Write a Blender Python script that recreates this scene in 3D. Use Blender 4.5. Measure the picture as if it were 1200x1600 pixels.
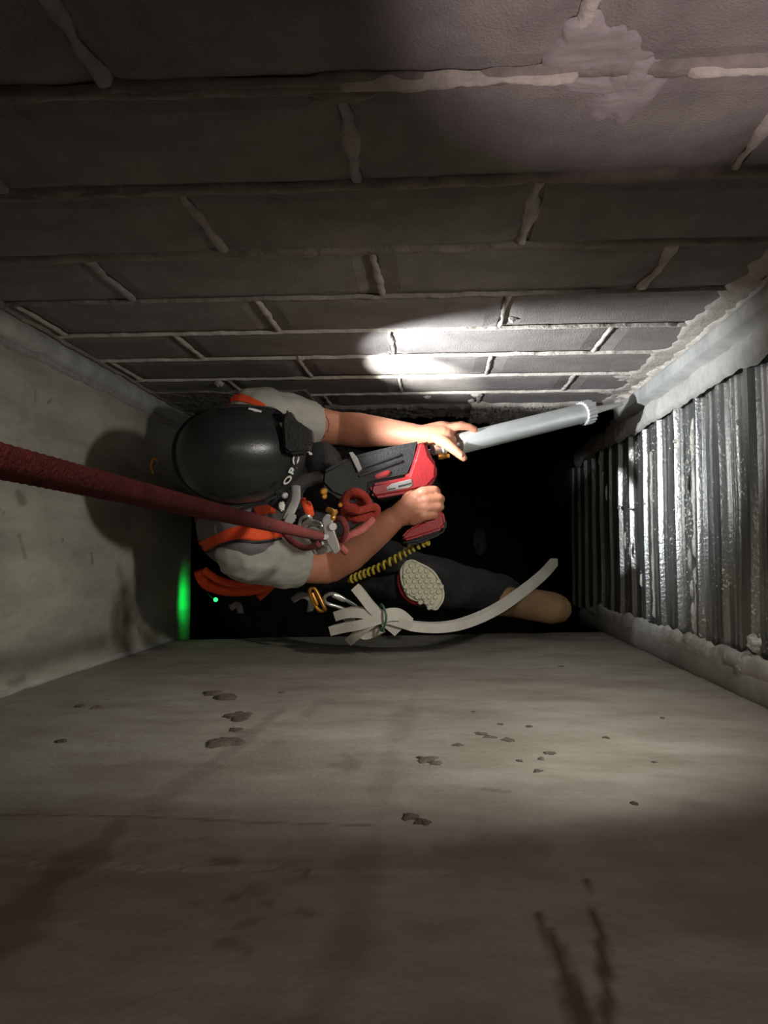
import bpy, bmesh, math, random
import numpy as np
from mathutils import Vector, Matrix, noise
from mathutils.bvhtree import BVHTree
random.seed(7)
for o in list(bpy.data.objects): bpy.data.objects.remove(o)
S = bpy.context.scene; COL = S.collection
# ---------------------------------------------------------------- camera, world, lights, exposure
H = 6.0            # camera height above the shaft floor; the camera looks straight down the shaft
F = 1200.0
def _axes():
    d = Vector((80, 65*1, -F)); d = Vector((80, -65, -F)).normalized()      # straight down, in camera space
    x = (Vector((1,0,0)) - d*d.x).normalized(); z = -d; y = z.cross(x)
    return x, y, z
AX, AY, AZ = _axes()
cd = bpy.data.cameras.new('camera'); cam = bpy.data.objects.new('camera', cd); COL.objects.link(cam)
cd.sensor_fit = 'HORIZONTAL'; cd.sensor_width = 36; cd.lens = 36; cd.clip_start = 0.01; cd.clip_end = 50
cam.matrix_world = Matrix.Translation((0,0,H)) @ Matrix((AX, AY, AZ)).to_4x4()
S.camera = cam
def W(px, py, Z):
    v = Vector((px-600, 800-py, -F)); r = Vector((v.dot(AX), v.dot(AY), v.dot(AZ)))
    return Vector((r.x/-r.z*Z, r.y/-r.z*Z, H-Z))
def on_y(px, py, y):
    p = W(px,py,1); return W(px,py, y/p.y)
def on_x(px, py, x):
    p = W(px,py,1); return W(px,py, x/p.x)
def proj(p):
    q = cam.matrix_world.inverted() @ Vector(p); return 600+F*q.x/-q.z, 800-F*q.y/-q.z
world = bpy.data.worlds.new('world'); S.world = world; world.use_nodes = True
bg = world.node_tree.nodes['Background']; bg.inputs[0].default_value = (1.0,0.80,0.66,1); bg.inputs[1].default_value = 0.011
def lamp(name, kind, loc, aim, energy, color, radius=.02, angle=60, blend=.5, label=None):
    l = bpy.data.lights.new(name, kind); l.energy = energy; l.color = color
    o = bpy.data.objects.new(name, l); COL.objects.link(o); o.location = loc
    l.shadow_soft_size = radius
    if kind == 'SPOT':
        l.spot_size = math.radians(angle); l.spot_blend = blend
        o.rotation_euler = (Vector(aim)-Vector(loc)).to_track_quat('-Z','Y').to_euler()
    return o
HL = W(487,684,1.60)                                   # headlamp lens
lamp('headlamp_spot', 'SPOT', HL, W(648,570,2.05), 230, (1,1,.93), .008, 27, .8)
lamp('headlamp_flood', 'SPOT', HL, W(985,560,2.1), 90, (.93,.97,1), .010, 92, .9)
lamp('second_lamp', 'SPOT', (.46,.30,H-.80), (-.42,-.46,H-1.95), 28, (1,.97,.86), .03, 104, 1.0)
lamp('upper_lamp', 'SPOT', (.30,-.20,H-.25), (.27,.49,H-.58), 17, (1,.82,.82), .015, 46, .55)
lamp('opening_fill', 'SPOT', (.15,.40,H+.30), (.0,-.283,H-.95), 11.5, (1,.82,.70), .15, 80, 1.0)  # added fill above the camera to lift the near front wall, no known source
S.view_settings.view_transform = 'Standard'; S.view_settings.look = 'None'
S.view_settings.exposure = 0.0; S.view_settings.gamma = 1; S.view_settings.use_curve_mapping = False
# ---------------------------------------------------------------- helpers
def nz(v, s=1.0): return noise.noise(Vector(v)*s)
def link(name, me, mat=None, parent=None):
    o = bpy.data.objects.new(name, me); COL.objects.link(o)
    if mat and not me.materials: me.materials.append(mat)
    if parent: o.parent = parent
    return o
def frombm(name, bm, mat=None, parent=None, smooth=True):
    me = bpy.data.meshes.new(name); bm.normal_update(); bm.to_mesh(me); bm.free()
    for p in me.polygons: p.use_smooth = smooth
    return link(name, me, mat, parent)
def tag(o, label, cat, group=None):
    o['label'] = label; o['category'] = cat
    if group: o['group'] = group
    return o
def thing(name, label, cat, group=None):
    o = bpy.data.objects.new(name, None); COL.objects.link(o); o.empty_display_size = .05
    return tag(o, label, cat, group)
def part_label(o, l): o['label'] = l; return o
def struct(o): o['kind'] = 'structure'; return o
def mat(name, col, rough=.7, metal=0, col2=None, nscale=8, ndetail=6, bump=0, bscale=60, contrast=(.35,.65), stretch=None, spec=.5, bump2=None, stain=None, emit=None, speck=None):
    m = bpy.data.materials.new(name); m.use_nodes = True; nt = m.node_tree; N = nt.nodes; L = nt.links
    b = N['Principled BSDF']; b.inputs['Roughness'].default_value = rough; b.inputs['Metallic'].default_value = metal
    b.inputs['Specular IOR Level'].default_value = spec
    b.inputs['Base Color'].default_value = (*col,1)
    tc = N.new('ShaderNodeTexCoord'); co = tc.outputs['Object']
    if stretch:
        mp = N.new('ShaderNodeMapping'); mp.inputs['Scale'].default_value = stretch; L.new(co, mp.inputs[0]); co2 = mp.outputs[0]
    else: co2 = co
    last = None
    if col2:
        n = N.new('ShaderNodeTexNoise'); n.inputs['Scale'].default_value = nscale; n.inputs['Detail'].default_value = ndetail; n.inputs['Roughness'].default_value = .65
        L.new(co2, n.inputs[0])
        r = N.new('ShaderNodeValToRGB'); r.color_ramp.elements[0].position = contrast[0]; r.color_ramp.elements[1].position = contrast[1]
        r.color_ramp.elements[0].color = (*col,1); r.color_ramp.elements[1].color = (*col2,1)
        L.new(n.outputs[0], r.inputs[0]); last = r.outputs[0]
    if stain:
        a = N.new('ShaderNodeAttribute'); a.attribute_name = 'stain'
        mx = N.new('ShaderNodeMix'); mx.data_type = 'RGBA'; L.new(a.outputs['Fac'], mx.inputs[0])
        L.new(last, mx.inputs[6]); mx.inputs[7].default_value = (*stain,1); last = mx.outputs[2]
    if speck:                                                   # dried slurry spots: pale and not metallic
        ns = N.new('ShaderNodeTexNoise'); ns.inputs['Scale'].default_value = speck[1]; ns.inputs['Detail'].default_value = 3; L.new(co, ns.inputs[0])
        n0 = N.new('ShaderNodeTexNoise'); n0.inputs['Scale'].default_value = 4.5; n0.inputs['Detail'].default_value = 3; L.new(co, n0.inputs[0])
        ad = N.new('ShaderNodeMath'); ad.operation = 'MULTIPLY_ADD'; ad.inputs[1].default_value = .5; L.new(n0.outputs[0], ad.inputs[0]); L.new(ns.outputs[0], ad.inputs[2])
        rs = N.new('ShaderNodeValToRGB'); rs.color_ramp.elements[0].position = speck[2]+.20; rs.color_ramp.elements[1].position = speck[2]+.235; L.new(ad.outputs[0], rs.inputs[0])
        mx = N.new('ShaderNodeMix'); mx.data_type = 'RGBA'; L.new(rs.outputs[0], mx.inputs[0]); L.new(last, mx.inputs[6]); mx.inputs[7].default_value = (*speck[0],1); last = mx.outputs[2]
        iv = N.new('ShaderNodeMath'); iv.operation = 'MULTIPLY_ADD'; iv.inputs[1].default_value = -metal; iv.inputs[2].default_value = metal; L.new(rs.outputs[0], iv.inputs[0]); L.new(iv.outputs[0], b.inputs['Metallic'])
    if last: L.new(last, b.inputs['Base Color'])
    if bump:
        n2 = N.new('ShaderNodeTexNoise'); n2.inputs['Scale'].default_value = bscale; n2.inputs['Detail'].default_value = 5
        L.new(co, n2.inputs[0]); bp = N.new('ShaderNodeBump'); bp.inputs['Strength'].default_value = bump; bp.inputs['Distance'].default_value = .01
        L.new(n2.outputs[0], bp.inputs['Height']); L.new(bp.outputs[0], b.inputs['Normal'])
        if bump2:
            v = N.new('ShaderNodeTexVoronoi'); v.inputs['Scale'].default_value = bump2; L.new(co, v.inputs[0])
            b2 = N.new('ShaderNodeBump'); b2.inputs['Strength'].default_value = bump; b2.inputs['Distance'].default_value = .006
            L.new(v.outputs[0], b2.inputs['Height']); L.new(bp.outputs[0], b2.inputs['Normal']); L.new(b2.outputs[0], b.inputs['Normal'])
    if emit:
        b.inputs['Emission Color'].default_value = (*emit[0],1); b.inputs['Emission Strength'].default_value = emit[1]
    return m
M = {}
M['block'] = mat('block', (.20,.18,.172), .92, 0, (.30,.275,.262), 10, 9, .4, 330, stretch=(1,1,1))
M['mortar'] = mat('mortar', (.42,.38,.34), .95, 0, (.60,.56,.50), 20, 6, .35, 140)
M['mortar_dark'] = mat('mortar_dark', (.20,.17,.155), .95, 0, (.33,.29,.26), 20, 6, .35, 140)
M['smear'] = mat('smear', (.29,.26,.255), .8, 0, (.41,.37,.37), 12, 6, .3, 60, stretch=(1,1,4))
M['concrete'] = mat('concrete', (.24,.215,.18), .80, 0, (.37,.35,.31), 5, 9, .18, 160, stretch=(1,1,2.2), stain=(.085,.052,.036))
M['concrete_left'] = mat('concrete_left', (.30,.285,.24), .75, 0, (.50,.48,.41), 3.5, 9, .22, 90, stretch=(1,2.2,.7), stain=(.10,.085,.06))
M['bar'] = mat('bar', (.36,.37,.36), .55, .15, (.60,.60,.57), 9, 9, .2, 120)
M['zinc'] = mat('zinc', (.22,.23,.23), .31, .80, (.50,.50,.47), 9, 9, .18, 130, stretch=(1,.25,6), speck=((.60,.58,.50),150,.695))
M['zinc_worn'] = mat('zinc_worn', (.40,.39,.36), .6, .35, (.66,.64,.58), 22, 9, .35, 130)
M['band'] = mat('band', (.40,.39,.36), .8, .05, (.62,.60,.55), 12, 8, .22, 110)
M['band_dark'] = mat('band_dark', (.26,.25,.23), .85, 0, (.38,.36,.33), 9, 8, .22, 110)
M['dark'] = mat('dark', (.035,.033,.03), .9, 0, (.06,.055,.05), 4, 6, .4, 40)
M['skin'] = mat('skin', (.42,.165,.095), .55, 0, (.52,.225,.135), 14, 6, .12, 260)
M['shirt'] = mat('shirt', (.36,.35,.31), .95, 0, (.43,.42,.375), 20, 4, .35, 700)
M['vest'] = mat('vest', (.16,.14,.145), .9, 0, (.20,.175,.18), 30, 4, .3, 600)
M['orange'] = mat('orange', (.95,.10,.022), .7, 0, (.80,.07,.015), 18, 4, .25, 500)
M['black'] = mat('black', (.012,.012,.013), .55, 0, (.022,.022,.024), 12, 4, .15, 300)
M['trouser'] = mat('trouser', (.012,.012,.013), .9, 0, (.026,.026,.027), 14, 6, .5, 200)
M['helmet'] = mat('helmet', (.016,.018,.018), .34, 0, (.026,.030,.029), 5, 7, .05, 200, contrast=(.4,.7))
M['white'] = mat('white', (.62,.62,.58), .6, 0, (.75,.74,.70), 20, 4, .2, 200)
M['foam'] = mat('foam', (.60,.57,.50), .85, 0, (.70,.67,.60), 16, 6, .35, 300)
M['rope'] = mat('rope', (.36,.06,.055), .9, 0, (.22,.036,.034), 60, 4, .9, 500)
M['rope_pale'] = mat('rope_pale', (.72,.20,.18), .9, 0, (.58,.13,.12), 60, 4, .9, 500)
M['rope_orange'] = mat('rope_orange', (.60,.065,.035), .85, 0, (.42,.04,.022), 60, 4, .9, 500)
M['steel'] = mat('steel', (.78,.78,.76), .30, .75, (.60,.60,.58), 20, 3)
M['gold'] = mat('gold', (.62,.30,.06), .35, .7, (.48,.22,.04), 20, 3)
M['tube'] = mat('tube', (.60,.63,.62), .38, .55, (.70,.73,.72), 12, 6, .08, 120)
M['capgrey'] = mat('capgrey', (.42,.43,.44), .5, .2, (.5,.5,.5), 20, 3)
M['nozzle'] = mat('nozzle', (.58,.58,.57), .5, 0, (.70,.69,.66), 20, 3)
M['red'] = mat('red', (.33,.014,.018), .45, 0, (.26,.012,.015), 12, 5, .12, 200)
M['greytag'] = mat('greytag', (.36,.34,.33), .6, 0, (.30,.28,.27), 30, 3)
M['blackrub'] = mat('blackrub', (.012,.0115,.012), .7, 0, (.022,.021,.021), 14, 6, .3, 150)
M['yellow'] = mat('yellow', (.46,.36,.04), .5, 0, (.36,.27,.03), 20, 4)
M['pad'] = mat('pad', (.66,.64,.50), .7, 0, (.56,.54,.42), 20, 6, .2, 160)
M['tan'] = mat('tan', (.34,.21,.10), .75, 0, (.22,.13,.065), 9, 7, .4, 90)
M['green_led'] = mat('green_led', (.1,.9,.2), .4, emit=((.03,1,.15), 3))
M['green'] = mat('green', (.06,.18,.10), .6)
M['lens'] = mat('lens', (.9,.9,.9), .2, emit=((1,1,.95), 6))
M['ink'] = mat('ink', (.03,.03,.035), .6)

def add_box(bm, c, size, R=None):
    r = bmesh.ops.create_cube(bm, size=1); 
    for v in r['verts']:
        p = Vector((v.co.x*size[0], v.co.y*size[1], v.co.z*size[2]))
        v.co = (R @ p if R else p) + Vector(c)
    return r['verts']
def catmull(pts, n=8, closed=False):
    P = [Vector(p) for p in pts]; out = []; m = len(P)
    rng = m if closed else m-1
    for i in range(rng):
        if closed: a,b,c,d = P[(i-1)%m],P[i],P[(i+1)%m],P[(i+2)%m]
        else: a,b,c,d = P[max(i-1,0)],P[i],P[i+1],P[min(i+2,m-1)]
        for k in range(n):
            t = k/n
            out.append(.5*((2*b)+(c-a)*t+(2*a-5*b+4*c-d)*t*t+(3*b-a-3*c+d)*t**3))
    if not closed: out.append(P[-1])
    return out
def add_tube(bm, pts, rad, seg=10, closed=False, square=False, flat=1.0, cap=True):
    n = len(pts); rad = rad if callable(rad) else (lambda i, r=rad: r)
    rings = []; up = None
    for i,p in enumerate(pts):
        t = (pts[(i+1)%n if closed else min(i+1,n-1)] - pts[(i-1)%n if closed else max(i-1,0)]).normalized()
        if up is None:
            up = Vector((0,0,1)) if abs(t.z) < .8 else Vector((0,1,0))
        up = (up - t*up.dot(t)).normalized(); s = t.cross(up)
        ring = []
        sg = 4 if square else seg
        for k in range(sg):
            a = 2*math.pi*(k+.5)/sg; r = rad(i)*(1.414 if square else 1)
            ring.append(bm.verts.new(p + s*math.cos(a)*r + up*math.sin(a)*r*flat))
        rings.append(ring)
    sg = len(rings[0])
    for i in range(n if closed else n-1):
        A, B = rings[i], rings[(i+1)%n]
        for k in range(sg): bm.faces.new((A[k],A[(k+1)%sg],B[(k+1)%sg],B[k]))
    if not closed and cap:
        bm.faces.new(rings[0][::-1]); bm.faces.new(rings[-1])
def tube(name, pts, rad, m, parent=None, **k):
    bm = bmesh.new(); add_tube(bm, [Vector(p) for p in pts], rad, **k)
    return frombm(name, bm, m, parent, smooth=not k.get('square'))
def lathe(name, p0, p1, prof, m, parent=None, seg=32, flutes=0):
    """prof: list of (t, r): t metres along p0->p1"""
    d = (Vector(p1)-Vector(p0)).normalized(); u = d.orthogonal().normalized(); v = d.cross(u)
    bm = bmesh.new(); rings = []
    for (t,r) in prof:
        ring = []
        for k in range(seg):
            a = 2*math.pi*k/seg; rr = r*(1+ (.09 if flutes and k%4 in (1,2) and 0<t<.0325 else 0))
            ring.append(bm.verts.new(Vector(p0)+d*t+(u*math.cos(a)+v*math.sin(a))*rr))
        rings.append(ring)
    for A,B in zip(rings,rings[1:]):
        for k in range(seg): bm.faces.new((A[k],A[(k+1)%seg],B[(k+1)%seg],B[k]))
    bm.faces.new(rings[0][::-1]); bm.faces.new(rings[-1])
    o = frombm(name, bm, m, parent)
    me = o.data
    me.set_sharp_from_angle(angle=math.radians(40)) if hasattr(me,'set_sharp_from_angle') else None
    return o
def prism(name, poly, Zf, th, m, parent=None, bevel=.004, seg=2):
    """poly: outline at depth Zf(px); thickness th along the view-vertical axis"""
    zf = Zf if callable(Zf) else (lambda x: Zf)
    bm = bmesh.new(); vs = [bm.verts.new(W(x,y,zf(x))) for x,y in poly]
    f = bm.faces.new(vs); bm.normal_update()
    if f.normal.z < 0: f.normal_flip()
    r = bmesh.ops.extrude_face_region(bm, geom=[f])
    for v in [g for g in r['geom'] if isinstance(g, bmesh.types.BMVert)]: v.co.z -= th
    for v in bm.verts: v.co.z += th/2
    bmesh.ops.recalc_face_normals(bm, faces=bm.faces)
    if bevel: bmesh.ops.bevel(bm, geom=list(bm.edges), offset=bevel, segments=seg, affect='EDGES', clamp_overlap=True)
    o = frombm(name, bm, m, parent)
    if hasattr(o.data,'set_sharp_from_angle'): o.data.set_sharp_from_angle(angle=math.radians(35))
    return o
def grid_mesh(nx, ny, fn, closed=False):
    bm = bmesh.new(); G = [[bm.verts.new(fn(i/nx, j/ny)) for j in range(ny+1)] for i in range(nx+1)]
    for i in range(nx):
        for j in range(ny): bm.faces.new((G[i][j],G[i+1][j],G[i+1][j+1],G[i][j+1]))
    return bm
def ragged(name, mapf, s0, s1, w0, w1, th, m, parent=None, rag=.3, seed=0, ds=.008, nw=6, fs=18, gr=.35):
    """ragged mortar strip: s along, w across, h out of the surface; mapf(s,w,h)->world"""
    n = max(4, int((s1-s0)/ds)); W_ = w1-w0
    def fn(u, v):
        s = s0+(s1-s0)*u
        a = rag*W_*nz((s*fs, seed, 0))+rag*.5*W_*nz((s*fs*3.3, seed+3, 1)); b = rag*W_*nz((s*fs, seed+9, 5))+rag*.5*W_*nz((s*fs*3.3, seed+13, 1))
        w = (w0+a)*(1-v)+(w1+b)*v
        e = min(1, 5*u*(n/6), 5*(1-u)*(n/6))
        h = th*(math.sin(math.pi*min(1,max(0,v)))**.45)*e*(.8+gr*nz((s*20,w*26,seed))+gr*.6*nz((s*90,w*90,seed)))
        if v in (0,1): h = -.004
        return mapf(s, w, h)
    bm = grid_mesh(n, nw, fn); bmesh.ops.recalc_face_normals(bm, faces=bm.faces)
    return frombm(name, bm, m, parent)

# ---------------------------------------------------------------- the shaft
A_, B_, C_, D_ = .49, .283, .86, .6125        # back (block), front (concrete), left, right walls
ZT = -.55                                      # top of the walls, above the camera
# block wall ----------------------------------------------------
bm = bmesh.new(); add_box(bm, (-.12, A_+.058, H-(ZT+2.70)/2), (1.56,.10,2.70-ZT))
wall_back = struct(frombm('wall_back', bm, M['mortar_dark'], smooth=False)); wall_back['kind'] = 'structure'
CH, BL = .223, .486
def block_mesh(i, L, hgt):
    bm = bmesh.new(); nx, ny = max(2,int(L/.03)), 7
    def fn(u, v):
        e = min(u*L, (1-u)*L, v*hgt, (1-v)*hgt)
        r = -.006 if e < 1e-5 else 0
        x = (u-.5)*L; z = (v-.5)*hgt
        if e < 1e-5: 
            x += .003*nz((x*30,z*30,i)); z += .003*nz((x*30,z*30,i+7))
        return Vector((x, -r+.0012*nz((x*9,z*9,i*3)) , z))
    bm = grid_mesh(nx, ny, fn)
    ext = [e for e in bm.edges if e.is_boundary]
    r = bmesh.ops.extrude_edge_only(bm, edges=ext)
    for v in [g for g in r['geom'] if isinstance(g, bmesh.types.BMVert)]: v.co.y = .02
    bmesh.ops.recalc_face_normals(bm, faces=bm.faces)
    # make faces look toward -Y
    c = sum((f.normal.y for f in bm.faces if abs(f.normal.y)>.9), 0)
    if c > 0: bmesh.ops.reverse_faces(bm, faces=bm.faces)
    me = bpy.data.meshes.new('concrete_block'); bm.normal_update(); bm.to_mesh(me); bm.free(); me.materials.append(M['block'])
    return me
full = [block_mesh(i, BL-.013, CH-.012) for i in range(5)]
XR0, XR1 = -C_-.02, D_+.02
k = -6; hjoints = []
while True:
    z0 = .774+CH*k; z1 = z0+CH; k += 1
    if z0 > 2.52: break
    zz1 = min(z1, 2.60)
    off = -.10 if (k % 2) else -.345          # alternate courses
    xs = [XR0] + [x for x in [off+BL*j for j in range(-3,4)] if XR0+.03 < x < XR1-.03] + [XR1]
    hjoints.append((z0, z1, xs[1:-1]))
    for a,b in zip(xs, xs[1:]):
        L = b-a
        me = random.choice(full) if abs(L-BL)<.01 and zz1-z0 > CH-.01 else block_mesh(int(a*100)%50, L-.013, zz1-z0-.012)
        o = link('concrete_block', me, None, wall_back)
        o.location = ((a+b)/2, A_+random.uniform(-.0015,.0015), H-(z0+zz1)/2)
        o.rotation_euler = (random.uniform(-.006,.006), 0, random.uniform(-.003,.003))
bw = lambda s,w,h: Vector((s, A_-h+.001, H-w))
# bed joints: squeezed-out mortar
for j,(z0,z1,xs) in enumerate(hjoints):
    if z1 > 2.6 or z1 < -.1: continue
    near = z1 < 1.3
    wd = .020 if near else .011
    if near and z1 > .70:
        # irregular lengths of bead and bare joint
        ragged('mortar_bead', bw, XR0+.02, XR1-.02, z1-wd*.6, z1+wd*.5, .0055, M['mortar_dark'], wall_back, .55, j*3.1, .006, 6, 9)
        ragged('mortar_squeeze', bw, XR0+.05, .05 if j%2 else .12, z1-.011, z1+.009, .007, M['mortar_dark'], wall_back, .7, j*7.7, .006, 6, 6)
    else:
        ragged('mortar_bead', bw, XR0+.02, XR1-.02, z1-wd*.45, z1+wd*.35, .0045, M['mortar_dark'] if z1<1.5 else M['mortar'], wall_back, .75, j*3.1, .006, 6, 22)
ragged('mortar_bead', bw, -.10, .150, .774-.009, .774+.007, .011, M['mortar'], wall_back, .45, 3, .005, 6, 10)
ragged('mortar_bead', bw, .255, .42, .774-.010, .774+.007, .011, M['mortar'], wall_back, .45, 5, .005, 6, 10)
# head joints
for (z0,z1,xs) in hjoints:
    if z1 < .2: continue
    for x in xs:
        if x > D_ or x < -C_: continue
        wd = .016 if z0 < 1.3 else .010
        mpf = lambda s,w,h: Vector((w, A_-h+.001, H-s))
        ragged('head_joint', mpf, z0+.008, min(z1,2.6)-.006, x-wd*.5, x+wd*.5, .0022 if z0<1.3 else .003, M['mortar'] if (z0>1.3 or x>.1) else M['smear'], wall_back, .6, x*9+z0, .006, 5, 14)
# smeared patches of mortar near the top right corner of the view
def splat(name, mapf, c, rx, rz, th, m, parent, seed=0, rough=.3, n=28):
    bm = bmesh.new(); cv = bm.verts.new(mapf(c[0], c[1], th*.8)); rings = []
    for r in range(1,7):
        ring = []
        for k in range(n):
            a = 2*math.pi*k/n; q = 1+rough*nz((math.cos(a)*1.3+seed, math.sin(a)*1.3, seed))+rough*(.6 if n<60 else .22)*nz((math.cos(a)*5+seed, math.sin(a)*5, seed))
            t = r/6; h = th*(1-t**3)*(.8+.4*nz((c[0]*50+math.cos(a)*t*2.2, c[1]*50+math.sin(a)*t*2.2, seed))) if r<6 else -.003
            ring.append(bm.verts.new(mapf(c[0]+rx*q*t*math.cos(a), c[1]+rz*q*t*math.sin(a), h)))
        rings.append(ring)
    for k in range(n): bm.faces.new((cv, rings[0][k], rings[0][(k+1)%n]))
    for A,B in zip(rings, rings[1:]):
        for k in range(n): bm.faces.new((A[k],B[k],B[(k+1)%n],A[(k+1)%n]))
    bmesh.ops.recalc_face_normals(bm, faces=bm.faces)
    return frombm(name, bm, m, parent)
def bwp(px,py): p = on_y(px,py,A_); return (p.x, H-p.z)
splat('mortar_smear', bw, bwp(905,78), .030, .045, .0035, M['smear'], wall_back, 2, .5, 84)
splat('mortar_smear', bw, bwp(965,85), .034, .040, .0040, M['smear'], wall_back, 5, .5, 84)
splat('mortar_smear', bw, bwp(972,150), .036, .062, .0085, M['smear'], wall_back, 8, .6, 84)
splat('mortar_smear', bw, bwp(960,130), .050, .022, .0080, M['smear'], wall_back, 11, .6, 84)
splat('mortar_smear', bw, bwp(530,148), .040, .016, .007, M['mortar_dark'], wall_back, 14, .5)
# rough pebbly render under the last course
def rough_patch(name, px0, px1, py0, py1, m, seed, th=.016):
    a = bwp(px0,py0); b = bwp(px1,py1)
    def fn(u,v):
        s = a[0]+(b[0]-a[0])*u; w = a[1]+(b[1]-a[1])*v + .02*nz((s*12,seed,v))
        h = -.004 if (u in (0,1) or v in (0,1)) else th*(.7+.9*abs(nz((s*110,w*110,seed)))+.5*nz((s*30,w*30,seed)))
        return bw(s,w,h)
    bm = grid_mesh(int(abs(b[0]-a[0])/.004), int(abs(b[1]-a[1])/.008)+2, fn)
    bmesh.ops.recalc_face_normals(bm, faces=bm.faces)
    return frombm(name, bm, m, wall_back)
rough_patch('rough_render', 735, 905, 630, 655, M['mortar'], 3)
rough_patch('rough_render', 505, 742, 634, 648, M['mortar_dark'], 9, .012)
rough_patch('rough_render', 205, 505, 612, 640, M['mortar_dark'], 19, .006)
splat('mortar_lump', bw, bwp(342,598), .016, .020, .014, M['mortar'], wall_back, 4, .6)
for q,(px,py,r) in enumerate([(668,620,.012),(745,618,.016),(735,627,.012),(800,500,.008),(605,556,.008),(470,560,.010)]):
    splat('mortar_lump', bw, bwp(px,py), r, r*1.2, .008, M['mortar'], wall_back, 30+q, .6)
# corner mortar spread onto the blocks beside the steel bar
cm = lambda s,w,h: Vector((w, A_-h+.001, H-s))
ragged('corner_mortar', cm, .9, 2.55, D_-.075, D_+.0, .008, M['mortar'], wall_back, .5, 71, .005, 10, 7, .35)
for q,(px,py,rx,rz) in enumerate([(1010,598,.03,.10),(985,590,.05,.035),(1045,560,.03,.08),(960,612,.035,.04)]):
    splat('corner_mortar', bw, bwp(px,py), rx, rz, .006, M['mortar'], wall_back, 50+q, .8, 44)
# concrete walls --------------------------------------------------
def seg_d(px, py, a, b):
    ax,ay = a; bx,by = b; dx,dy = bx-ax,by-ay; L = dx*dx+dy*dy
    t = np.clip(((px-ax)*dx+(py-ay)*dy)/L,0,1) if L else 0*px
    return np.hypot(px-(ax+t*dx), py-(ay+t*dy)), t
def fbm(x,y,sc,seed=0):
    out = np.zeros_like(x); rs = np.random.RandomState(seed); amp = 1
    T = rs.rand(256,256)
    for o in range(4):
        X_ = x*sc; Y_ = y*sc; xi = np.floor(X_).astype(int); yi = np.floor(Y_).astype(int); fx = X_-xi; fy = Y_-yi
        fx = fx*fx*(3-2*fx); fy = fy*fy*(3-2*fy)
        g = lambda i,j: T[(xi+i)%256,(yi+j)%256]
        out += amp*((g(0,0)*(1-fx)+g(1,0)*fx)*(1-fy)+(g(0,1)*(1-fx)+g(1,1)*fx)*fy-.5); amp *= .5; sc *= 2.1
    return out
def plane_grid(us, vs, P, stainf, dispf, nrm, name, m, thick):
    U,V = np.meshgrid(us, vs, indexing='ij'); nu,nv = U.shape
    pts = P(U,V); disp = dispf(U,V)
    pts = pts + disp[...,None]*np.array(nrm)
    R = np.array([list(AX),list(AY),list(AZ)])            # world<-cam rows
    rel = pts - np.array([0,0,H]); camc = rel @ R
    z = np.minimum(camc[...,2], -1e-3); px = 600+F*camc[...,0]/-z; py = 800-F*camc[...,1]/-z
    st = np.clip(stainf(px,py,U,V),0,1)
    co = pts.reshape(-1,3)
    idx = np.arange(nu*nv).reshape(nu,nv)
    q = np.stack([idx[:-1,:-1],idx[1:,:-1],idx[1:,1:],idx[:-1,1:]],-1).reshape(-1,4)
    # back side for real thickness
    bverts = np.array([P(np.array(a),np.array(b)) for a,b in ((us[0],vs[0]),(us[-1],vs[0]),(us[-1],vs[-1]),(us[0],vs[-1]))]).reshape(-1,3) - np.array(nrm)*thick
    nb = len(co); co = np.vstack([co,bverts])
    faces = q.tolist()
    faces.append([nb,nb+1,nb+2,nb+3])
    faces.append(idx[:,0].tolist()+[nb+1,nb]); faces.append(idx[:,-1].tolist()+[nb+2,nb+3])
    faces.append(idx[0,:].tolist()+[nb+3,nb]); faces.append(idx[-1,:].tolist()+[nb+2,nb+1])
    me = bpy.data.meshes.new(name); me.from_pydata(co.tolist(), [], faces)
    at = me.attributes.new('stain','FLOAT','POINT'); at.data.foreach_set('value', np.concatenate([st.reshape(-1),np.zeros(4)]).astype(np.float32))
    me.update(); bm = bmesh.new(); bm.from_mesh(me); bmesh.ops.recalc_face_normals(bm, faces=bm.faces); bm.to_mesh(me); bm.free()
    me.materials.append(m)
    return struct(link(name, me))
def stroke(px,py,pts,w,strength,soft=.4,n=None,jag=0):
    d = np.full(px.shape,1e9); W_=np.zeros_like(px)
    ws = w if isinstance(w,(list,tuple)) else [w]*len(pts)
    best = np.full(px.shape,1e9)
    for i in range(len(pts)-1):
        dd,t = seg_d(px,py,pts[i],pts[i+1]); ww = ws[i]*(1-t)+ws[i+1]*t
        r = dd/np.maximum(ww,.1); best = np.minimum(best,r)
    if n is not None: best = best + jag*n
    return strength*np.clip((1-best)/soft,0,1)
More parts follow.
